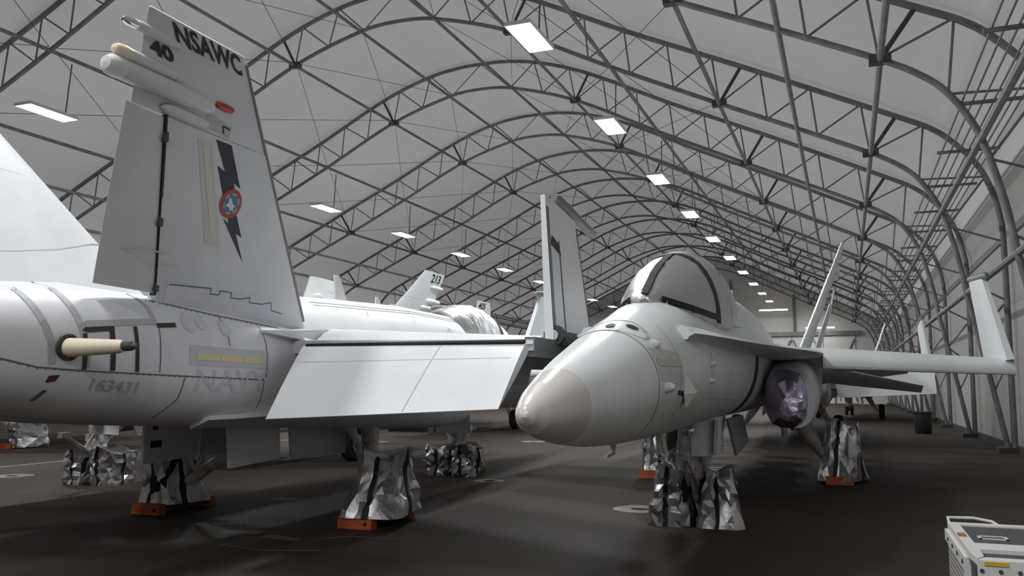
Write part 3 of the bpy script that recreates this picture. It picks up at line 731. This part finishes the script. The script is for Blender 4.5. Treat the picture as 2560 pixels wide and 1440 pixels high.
# aft strake / ventral fairing and root fairing
M('ventral_fairing', loft([[(.9, yy, 1.27), (1.22 + b, yy, 1.33 + a), (1.22 + b, yy, 1.29 + a * .5), (.9, yy, 1.2)] for yy, a, b in ((-2.55, .0, -.1), (-2.25, .01, .0), (-1.95, .03, .05), (-1.7, .05, .06))]), PAINT_W, JA)
M('root_fairing', loft([[(.8, yy, 2.24 + c), (1.1 + b, yy, 2.21 + c), (1.1 + b, yy, 2.16 - a), (.8, yy, 2.14 - a)] for yy, a, b, c in ((-1.9, .0, .16, -.03), (-1.5, .04, .22, -.01), (-1.0, .1, .28, .03), (-.85, .12, .3, .035))]), PAINT_W, JA, 30)
# spine seams and rivets
BC = bvh_of(loft([fus_ring(t) for t in stations(9.495, -4.1)]))
def spine_line(pts, wd): return line(BC, pts, wd, 1, .004)
for pts in ([(0.2, 2.70), (3.0, 2.80), (4.6, 2.78)], [(.2, 2.66), (3.0, 2.765), (4.6, 2.745)], [(4.7, 2.76), (5.6, 2.50), (6.6, 2.34)], [(5.0, 2.68), (5.1, 2.45)], [(1.5, 2.8), (1.4, 2.6)], [(2.9, 2.84), (2.8, 2.6)]):
    M('panel_seam', spine_line(pts, .012), mat('pale_seam', (.36, .37, .37), .6), cfA)
V = [hit(BC, 4.05, 2.42, 1, .004)] + [hit(BC, 4.05 + .12 * math.cos(t), 2.42 + .18 * math.sin(t), 1, .004) for t in [i * math.pi / 10 for i in range(20)]]
M('oval_patch', (V, [(0, i, i % 20 + 1) for i in range(1, 21)]), mat('oval_patch', (.47, .48, .46), .6), cfA)
# cooling slots near the flap root
for i in range(3): dn('vent_slot', line(BN, [(-1.32 + i * .07, 2.06), (-1.30 + i * .07, 2.17)], .018, off=.008), SEAM)
# folded panel: aileron seam, hinge recess, hinge fitting
cw = [o for o in JA.children if o.name.startswith('folded_outer_wing')][0]
owp = outer_wing(-.05, -1.37, -.08, -1.12, .1); BO = bvh_of(owp)
M('aileron_seam', line(BO, [(-1.0, 2.12), (-.86, 3.1)], .022, off=.006), TAPE, cw)
M('hinge_recess', patch(BO, ((-1.14, 3.03), (-.84, 2.94), (-.88, 3.06), (-1.06, 3.13)), 2, 2, off=.006), TAPE, cw)
M('rear_edge_strip', line(BO, [(-1.32, 2.1), (-1.10, 3.42)], .07, off=.006), PAINT_DK, cw)
M('front_hinge_line', line(BO, [(-.09, 2.1), (-.11, 3.36)], .03, off=.006), TAPE, cw)
for s in (1,):
    M('fold_hinge', join(lathe([(.10, -.03), (.10, .05), (.055, .055), (.05, 0)], 'y', 16, (4.17, -1.3, 2.1)), box(4.05, 4.24, -1.28, -.1, 2.0, 2.14)), STEEL_DK, JA)
    M('fold_bushing', lathe([(.05, -.05), (.05, -.045), (.02, -.045)], 'y', 14, (4.17, -1.3, 2.1)), WHITE, JA)
    M('underwing_pylon', prism([(3.35, .1, 1.92), (3.35, -1.5, 1.92), (3.35, -1.2, 1.62), (3.35, -.1, 1.62)], (.1, 0, 0)), PAINT_A, JA, False)
# flap seam
fl = [o for o in JA.children if o.name.startswith('trailing_edge_flap')][0]
Bfl = bvh_of(te_flap(0, 1, 40))
def on_flap(t, c, off=.004):
    a0, a1 = Vector((1.46, -1.50, 1.985)), Vector((4.15, -2.02, 1.955)); h = a0.lerp(a1, t); cc = 1.07 - .24 * t; d = math.radians(40)
    p = h + Vector(((.14 * (1 - t) - .02 * t) * c, -c * cc * math.cos(d), -c * cc * math.sin(d))); n = Vector((0, -math.sin(d), math.cos(d)))
    q, nn, _, _ = Bfl.ray_cast(p + n, -n); return (q if q else p) + n * off
def flap_line(p, q, wd):
    V = []; N = 14
    for i in range(N + 1):
        k = i / N; t = p[0] + (q[0] - p[0]) * k; c = p[1] + (q[1] - p[1]) * k
        a = on_flap(t, c); b = on_flap(t + wd, c) if abs(p[0] - q[0]) < .3 else on_flap(t, c + wd * 3); V += [a, b]
    return V, [(2 * i, 2 * i + 2, 2 * i + 3, 2 * i + 1) for i in range(N)]
ps = mat('flap_seam', (.56, .57, .59), .6)
M('flap_seam', flap_line((.66, .04), (.62, .98), .004), ps, fl); M('flap_seam', flap_line((.03, .25), (.97, .25), .003), mat('flap_seam2', (.69, .70, .715), .6), fl)
M('flap_gap', tube([(1.5, -1.53, 2.035), (4.14, -2.06, 2.0)], .024, 8), BLACK, JA)
for z0, z1, y0, y1 in ((1.12, 1.19, -1.50, -1.42), (.92, 1.0, -1.52, -1.36)): M('door_mark', box(-.553, -.546, y0, y1, z0, z1), BLACK, JA, False)
canopy_cover(JA, 'silver foil canopy cover on the jet with the NSAWC fin', 3)

# ---- jet B: nose towards us -------------------------------------------------------
JB, finsB, radB, ffB, cfB = make_jet('blue-grey fighter jet pointing its round radome nose at the camera beside the right wall', XB, YB, -1, P=PAINT_B, lower=PAINT_A, flap=(0, 1, 3), stab_deg=-12)
BB = bvh_of(loft([fus_ring(t) for t in stations(9.495, 2.2)]))
BRd = bvh_of(loft([fus_ring(t) for t in stations(10.66, 9.5)]), loft([fus_ring(t) for t in stations(9.495, 2.2)]))
L_ = -1   # the jet's left side faces us
for (yy, zz, r, h) in ((9.28, 1.93, .035, .05), (9.32, 1.60, .04, .07), (7.75, 1.82, .035, .05), (7.8, 1.66, .025, .035)):
    p = hit(BB, yy, zz, -1, 0)
    M('blister', lathe([(r * 1.25, .012), (r, -.01), (r * .9, -h * .6), (r * .5, -h * .95), (.004, -h)], 'x', 12, p), WHITEP, ffB)
p = hit(BB, 8.75, 1.56, -1, 0)
M('warning_diamond', (lambda q: (q, [(0, 1, 2, 3)]))([hit(BB, 9.0, 1.56, -1, .004), hit(BB, 8.88, 1.36, -1, .004), hit(BB, 8.8, 1.55, -1, .004), hit(BB, 8.9, 1.78, -1, .004)]), LETTER, ffB, False)
M('vane_fairing', ([p + Vector((0, .10, -.02)), p + Vector((0, .03, .16)), p + Vector((0, -.14, 0)), p + Vector((0, .04, -.13)), p + Vector((-.09, -.02, 0))], [(0, 1, 4), (1, 2, 4), (2, 3, 4), (3, 0, 4)]), WHITEP, ffB, False)
M('strip_surround', patch(BB, ((9.45, 1.64), (8.85, 1.62), (8.85, 1.88), (9.45, 1.90)), 6, 4, -1, .002), mat('surround3', (.58, .60, .60), .6), ffB)
M('formation_strip', patch(BB, ((9.42, 1.765), (8.86, 1.765), (8.86, 1.82), (9.42, 1.82)), 6, 1, -1, .005), STRIPW, ffB)
M('splitter_gap', patch(BB, ((4.45, 1.26), (4.05, 1.26), (3.85, 2.06), (4.15, 2.06)), 3, 10, -1, .006), BLACK, ffB)
for pts in ([(7.7, 2.3), (7.75, 1.3)], [(8.9, 2.1), (8.95, 1.25)], [(6.4, 2.35), (6.5, 1.25)], [(6.9, 2.30), (5.0, 2.33)], [(8.0, 1.5), (4.8, 1.45)]):
    M('panel_seam', line(BB, pts, .01, -1), mat('b_seam', (.54, .56, .565), .6), ffB)
# gun port on the nose top: trough, ports
dz = Vector((0, 0, -1))
def top_patch(cx, cy, rx, ry, off):
    V = []
    for i in range(24):
        t = i * math.pi / 12; q, nn, _, _ = BRd.ray_cast(Vector((cx + rx * math.cos(t), cy + ry * math.sin(t), 5)), dz); V.append(q + Vector((0, 0, off)))
    return V, [tuple(range(24))]
M('gun_trough', top_patch(0, 9.28, .30, .2, .004), mat('gun_soot', (.14, .14, .14), .35, .3), ffB)  # flat dark oval marking the gun trough
M('gun_bore', top_patch(0, 9.32, .04, .07, .008), BLACK, ffB); M('gas_vent', top_patch(-.16, 9.25, .05, .05, .008), BLACK, ffB)
M('radome_seam', loft([[(x * 1.004, 9.497, 1.58 + (z - 1.58) * 1.004) for x, _, z in fus_ring(9.497)], [(x * 1.004, 9.485, 1.58 + (z - 1.58) * 1.004) for x, _, z in fus_ring(9.485)]], False, False), SEAM, ffB)
canopy_cover(JB, 'silver foil canopy cover with black strips on the nose-on jet', 9)
for s in (1, -1): intake_cover(JB, s, 'violet silver foil cover over an engine intake of the nose-on jet')
# pitot probes under the nose
for s in (1, -1): M('pitot_probe', join(tube([(s * .2, 8.4, 1.2), (s * .24, 8.4, 1.02)], .025, 8), tube([(s * .24, 8.34, 1.02), (s * .24, 8.62, 1.0)], .018, 8)), WHITE, JB)
M('nose_antenna', prism([(-.02, 7.6, 1.2), (-.02, 7.45, 1.2), (-.02, 7.46, .95), (-.02, 7.54, .95)], (.04, 0, 0)), PAINT_A, JB, False)
M('strut_fairing', loft([[(.30 * math.cos(t), 5.2 + .3 * math.sin(t) * 1.6, z) for t in [math.pi * (.5 + i / 8 * .8) for i in range(9)]] + [(.285 * math.cos(t), 5.2 + .285 * math.sin(t) * 1.6, z) for t in [math.pi * (.5 + i / 8 * .8) for i in range(8, -1, -1)]] for z in (.80, 1.0, 1.25)]), PAINT_B, JB)
for s in (1, -1): M('hydraulic_line', tube([(s * .1, 5.3, 1.2), (s * .13, 5.38, .8), (s * .08, 5.36, .5)], .012, 6), RED if s > 0 else STEEL_DK, JB)

# ---- other jets --------------------------------------------------------------------
JC, finsC, *_ = make_jet('grey fighter jet with number 213 on its fin behind the NSAWC jet', -11.75, 16.6, -1, P=PAINT_B, far=True, ow=(.5, -1.95, -.22, -1.85, .44), stab_deg=-14)
def left_text(s, y0, z0, h, L, parent, m=LETTER):
    V, F = text_vf(s, 1, .02); mx = max(v[0] for v in V); my = max(v[1] for v in V); P = []
    for a, b in V:
        yy = y0 - a / mx * L; zz = z0 + b / my * h; q = hit(BF, yy, zz, 1, .008)
        if q is None: q = Vector((FX(zz) + .05, yy, zz))
        P.append((-q.x, q.y, q.z))
    M('lettering', (P, F), m, parent, label='black fin number ' + s)
left_text('213', -3.42, 4.33, .22, .56, finsC[1])
JG, finsG, *_ = make_jet('grey fighter jet with number 405 on its fin far behind the foil canopy cover', -13.6, 31.4, 1, P=PAINT_A, far=True)
M('lettering', text_decal(BF, '405', (-3.95, 4.33), (1, 0), (-.1, 1), .22, .56, 1, .02), LETTER, finsG[0], label='black fin number 405')
make_jet('pale fighter jet with cut-down fins parked tail to tail with the nose-on jet', -1.85, 29.0, 1, P=PAINT_B, wingm=PAINT_W, far=True, fin_cut=True, finm=PAINT_W)
make_jet('dark grey fighter jet farthest along the right wall', .05, 48.6, 1, P=PAINT_A, far=True)
make_jet('grey fighter jet parked beyond the nose of the NSAWC jet', -6.9, 40.0, -1, P=PAINT_A, far=True)
make_jet('grey fighter jet by the left wall beyond the NSAWC fin', -22.1, 17.1, -1, P=PAINT_B, far=True, stab_deg=-14)
make_jet('grey fighter jet in the middle of the far rows', -19.7, 36.0, -1, P=PAINT_B, far=True)

# ---- wheel covers and chocks ---------------------------------------------------------
WC = 'silver foil wheel covers'
def gear_at(x, y, facing, lx, ly): return (x + lx * facing, y + ly * facing, 0)
bag('wheel_cover', (XL + 1.55, YL, 0), .2, .74, 1.06, .44, .72, .70, 11, 'crumpled silver foil wheel cover under the white drooped flap', WC, lift=.12, lean=(.06, .06))
bag('wheel_cover', (XL - 1.55, YL, 0), -.2, .5, .8, .3, .5, .85, 12, 'silver foil cover hanging off a bare main wheel under the NSAWC jet', WC, lift=.1, lean=(-.05, -.1))
for s in (1, -1):
    bag('wheel_cover', (XL + s * .25, YL + 5.42, 0), 0, .42, .62, .46, .66, .54, 13 + s, 'foil cover on a nose wheel of the NSAWC jet', WC)
    bag('wheel_cover', (XB + s * .27, YB - 5.42, 0), s * .08, .52, .74, .30, .46, .62, 23 + s, 'foil cover on a nose wheel of the nose-on jet', WC)
    bag('wheel_cover', (-11.75 + s * .28, 16.6 - 5.42, 0), 0, .42, .6, .5, .66, .58, 33 + s, 'foil cover on a nose wheel of the jet with fin 213', WC)
bag('wheel_cover', (XB + 1.6, YB, 0), -.25, .66, 1.0, .42, .62, .96, 41, 'tall pinched foil wheel cover by the right wall', WC, lift=.05, lean=(.05, 0))
bag('wheel_cover', (XB - 1.55, YB, 0), .25, .66, 1.0, .5, .7, .66, 42, 'foil wheel cover resting above an orange chock behind the nose strut', WC, lift=.1)
bag('wheel_cover', (-22.1 + 1.55, 17.1, 0), 0, .5, .95, .45, .95, .62, 51, 'bright foil wheel cover far left beside an orange chock', WC, strap=False, lift=.02)
chock((XL + 1.5, YL, 0), 0, 'orange chock under the crumpled cover below the white flap')
chock((XL - 1.55, YL, 0), 0, 'orange chock at the half bare main wheel')
chock((XB + 1.55, YB, 0), 0, 'orange chock under the tall pinched foil cover')
chock((XB - 1.62, YB - .1, 0), .1, 'orange chock behind the nose strut of the nose-on jet')
chock((-22.1 + 1.3, 17.0, 0), 0, 'orange chock at the far left foil cover')

# ================================================================ SMALL THINGS
def disc_mark(x, y, r, m, label, hole=True):
    t = E('tie_down_mark', (x, y, 0), label=label, category='floor mark', group='round tie-down marks on the floor')
    rings = [[(q * math.cos(a), q * math.sin(a), z) for a in [i * math.pi / 16 for i in range(32)]] for q, z in ((r, .0), (r, .004), (r * .38, .004), (r * .34, .001))]
    M('painted_ring', loft(rings, True, False), m, t, False)
    M('tie_down_cup', join(lathe([(r * .33, .001), (r * .33, .003), (r * .05, .002)], 'z', 20), box(-r * .3, r * .3, -.015, .015, .002, .012)), STEEL_DK if m is MARKP else mat('rust', (.12, .06, .03), .8), t)
disc_mark(-2.62, 11.43, .36, MARKP, 'white painted ring with a tie-down cup before the nose gear covers')
disc_mark(-5.82, 13.91, .26, MARKY, 'yellow painted disc with a rusty tie-down cup')
for x, y in ((-8.73, 24.3), (-14.2, 11.52), (-2.49, 17.55), (-8.5, 17.4), (-13.0, 22.5)):
    disc_mark(x, y, .36, MARKP, 'faded white painted tie-down ring on the dark asphalt')
M('trim_6', box(-16.05, -15.95, 2, 60, 0, .003), MARKP, None, False, kind='structure')
for i, (x, y, r, a, b) in enumerate(((-6.35, 8.05, .3, .45, .2), (-6.9, 8.5, .5, .35, .18), (-5.7, 7.9, -.2, .5, .16), (-7.6, 10.6, .3, .4, .3))):
    o = M('tape_patch', box(-a / 2, a / 2, -b / 2, b / 2, 0, .003), mat('tape', (.10, .093, .085), .7), None, False, label='flat grey tape patch stuck on the asphalt below the jets', category='tape', group='tape patches on the floor')
    o.location = (x, y, 0); o.rotation_euler.z = r
# rudder tie rope between the fins
rp = [(XL - 1.15, YL - 3.6, 2.92), (XL - .6, YL - 3.75, 2.84), (XL, YL - 3.83, 2.79), (XL + .6, YL - 3.88, 2.76), (XL + 1.08, YL - 3.98, 2.76), (XL + 1.22, YL - 3.6, 2.77), (XL + 1.22, YL - 3.25, 2.78)]
M('rudder_lashing', tube(rp, .008, 6), ROPE, label='pale cord tied between the two rudders', category='cord')
# ground cables
for k, pts in enumerate(([(-5.25, 7.9, .012), (-5.0, 8.2, .012), (-4.6, 8.15, .012), (-4.3, 8.5, .012)], [(-6.0, 7.3, .012), (-5.4, 7.2, .012), (-4.9, 7.4, .012)])):
    M('ground_wire', tube(catmull(pts), .004, 5), mat('wire_dull', (.12, .11, .07), .7), label='thin pale grounding wire lying on the floor under the flap', category='wire', group='grounding wires')
# trash bin
tb = E('trash_bin', (2.4, 33.4, 0), label='dark green round trash bin on the floor by the right wall', category='bin')
M('body', lathe([(.24, 0), (.27, .04), (.3, .66), (.3, .7)], 'z', 24), GREEN, tb); M('rim', lathe([(.31, .68), (.325, .7), (.325, .75), (.3, .76)], 'z', 24), GREEN, tb)
# equipment cart
ct = E('equipment_cart', (.48, 4.06, 0), label='white equipment cart with a dark lid and perforated side panel', category='cart')
CW, CD, CH = 1.5, 1.22, .89
M('body', box(.012, CW, .14, CD - .06, .18, CH - .03), CARTW, ct, False)
M('perforated_panel', box(-.02, .01, .34, CD - .12, .2, CH - .09), PERF, ct, False)
M('side_rail', join(box(-.03, .012, .30, CD - .08, CH - .09, CH - .035), box(-.03, .012, .30, .345, .2, CH - .09)), CARTW, ct, False)
M('top_frame', join(box(-.015, .035, .27, CD - .08, CH - .03, CH), box(.036, CW, .33, .5, CH - .03, CH - .001), box(.036, CW, 1.06, CD - .08, CH - .03, CH), box(.0, CW, .12, .2, CH - .035, CH - .012), prism([(-.015, .27, CH - .03), (.035, .33, CH - .03), (.035, .2, CH - .035), (0, .13, CH - .035)], (0, 0, .028))), CARTW, ct, False)
ld = M('lid', box(.035, CW - .02, .5, 1.06, CH - .03, CH - .008), CARTD, ct, False)
M('name_plate', join(box(.075, .2, .655, .663, CH - .008, CH - .003), box(.075, .2, .737, .745, CH - .008, CH - .003), box(.075, .087, .655, .745, CH - .008, CH - .003), box(.188, .2, .655, .745, CH - .008, CH - .003)), CARTW, ld, False)
M('front_slot', box(.035, CW, .2, .33, CH - .03, CH - .018), CARTD, ct, False)
M('yellow_strip', box(.025, .115, .114, .12, CH - .032, CH - .017), mat('cart_yellow', (.6, .36, .03), .5), ct, False)
M('front_frame', join(box(0, .03, .12, .14, .2, CH - .035), box(.03, CW, .12, .14, CH - .08, CH - .035)), CARTW, ct, False)
M('front_recess', box(.03, CW, .13, .139, .22, CH - .08), CARTD, ct, False)
M('front_panel', join(box(.045, .07, .108, .13, .25, CH - .095), box(.07, CW - .05, .108, .13, CH - .12, CH - .095)), WHITEP, ct, False)
M('screen', box(.07, CW - .05, .118, .13, .28, CH - .12), mat('screen_violet', (.05, .04, .09), .3), ct, False)
M('corner_post', box(-.006, .012, .15, .30, .2, CH - .036), CARTD, ct, False)  # dark plate standing in for the shaded gap beside the side panel
M('handle', tube([(-.005, 1.12, CH - .01), (-.005, 1.22, CH + .012), (.12, 1.23, CH + .014), (.2, 1.18, CH + .006), (.23, 1.12, CH - .01)], .008, 8), CARTW, ct)
for i in range(4): M('bolt', lathe([(.011, 0), (.009, .006)], 'x', 8, (-.036, .36 + i * .2, CH - .062)), STEEL_DK, ct)
for i in range(3): M('bolt', lathe([(.009, -.006), (.009, 0)], 'y', 8, (.015 + i * .07, .12, CH - .055)), STEEL_DK, ct)
M('latch', box(-.012, .02, .66, .72, CH, CH + .01), mat('latch_orange', (.4, .15, .04), .5), ct, False)
for x in (.2, CW - .2):
    for y in (.15, CD - .2): M('caster', lathe([(.05, -.03), (.09, -.03), (.09, .03), (.05, .03)], 'x', 16, (x, y, .09)), RUBBER, ct)
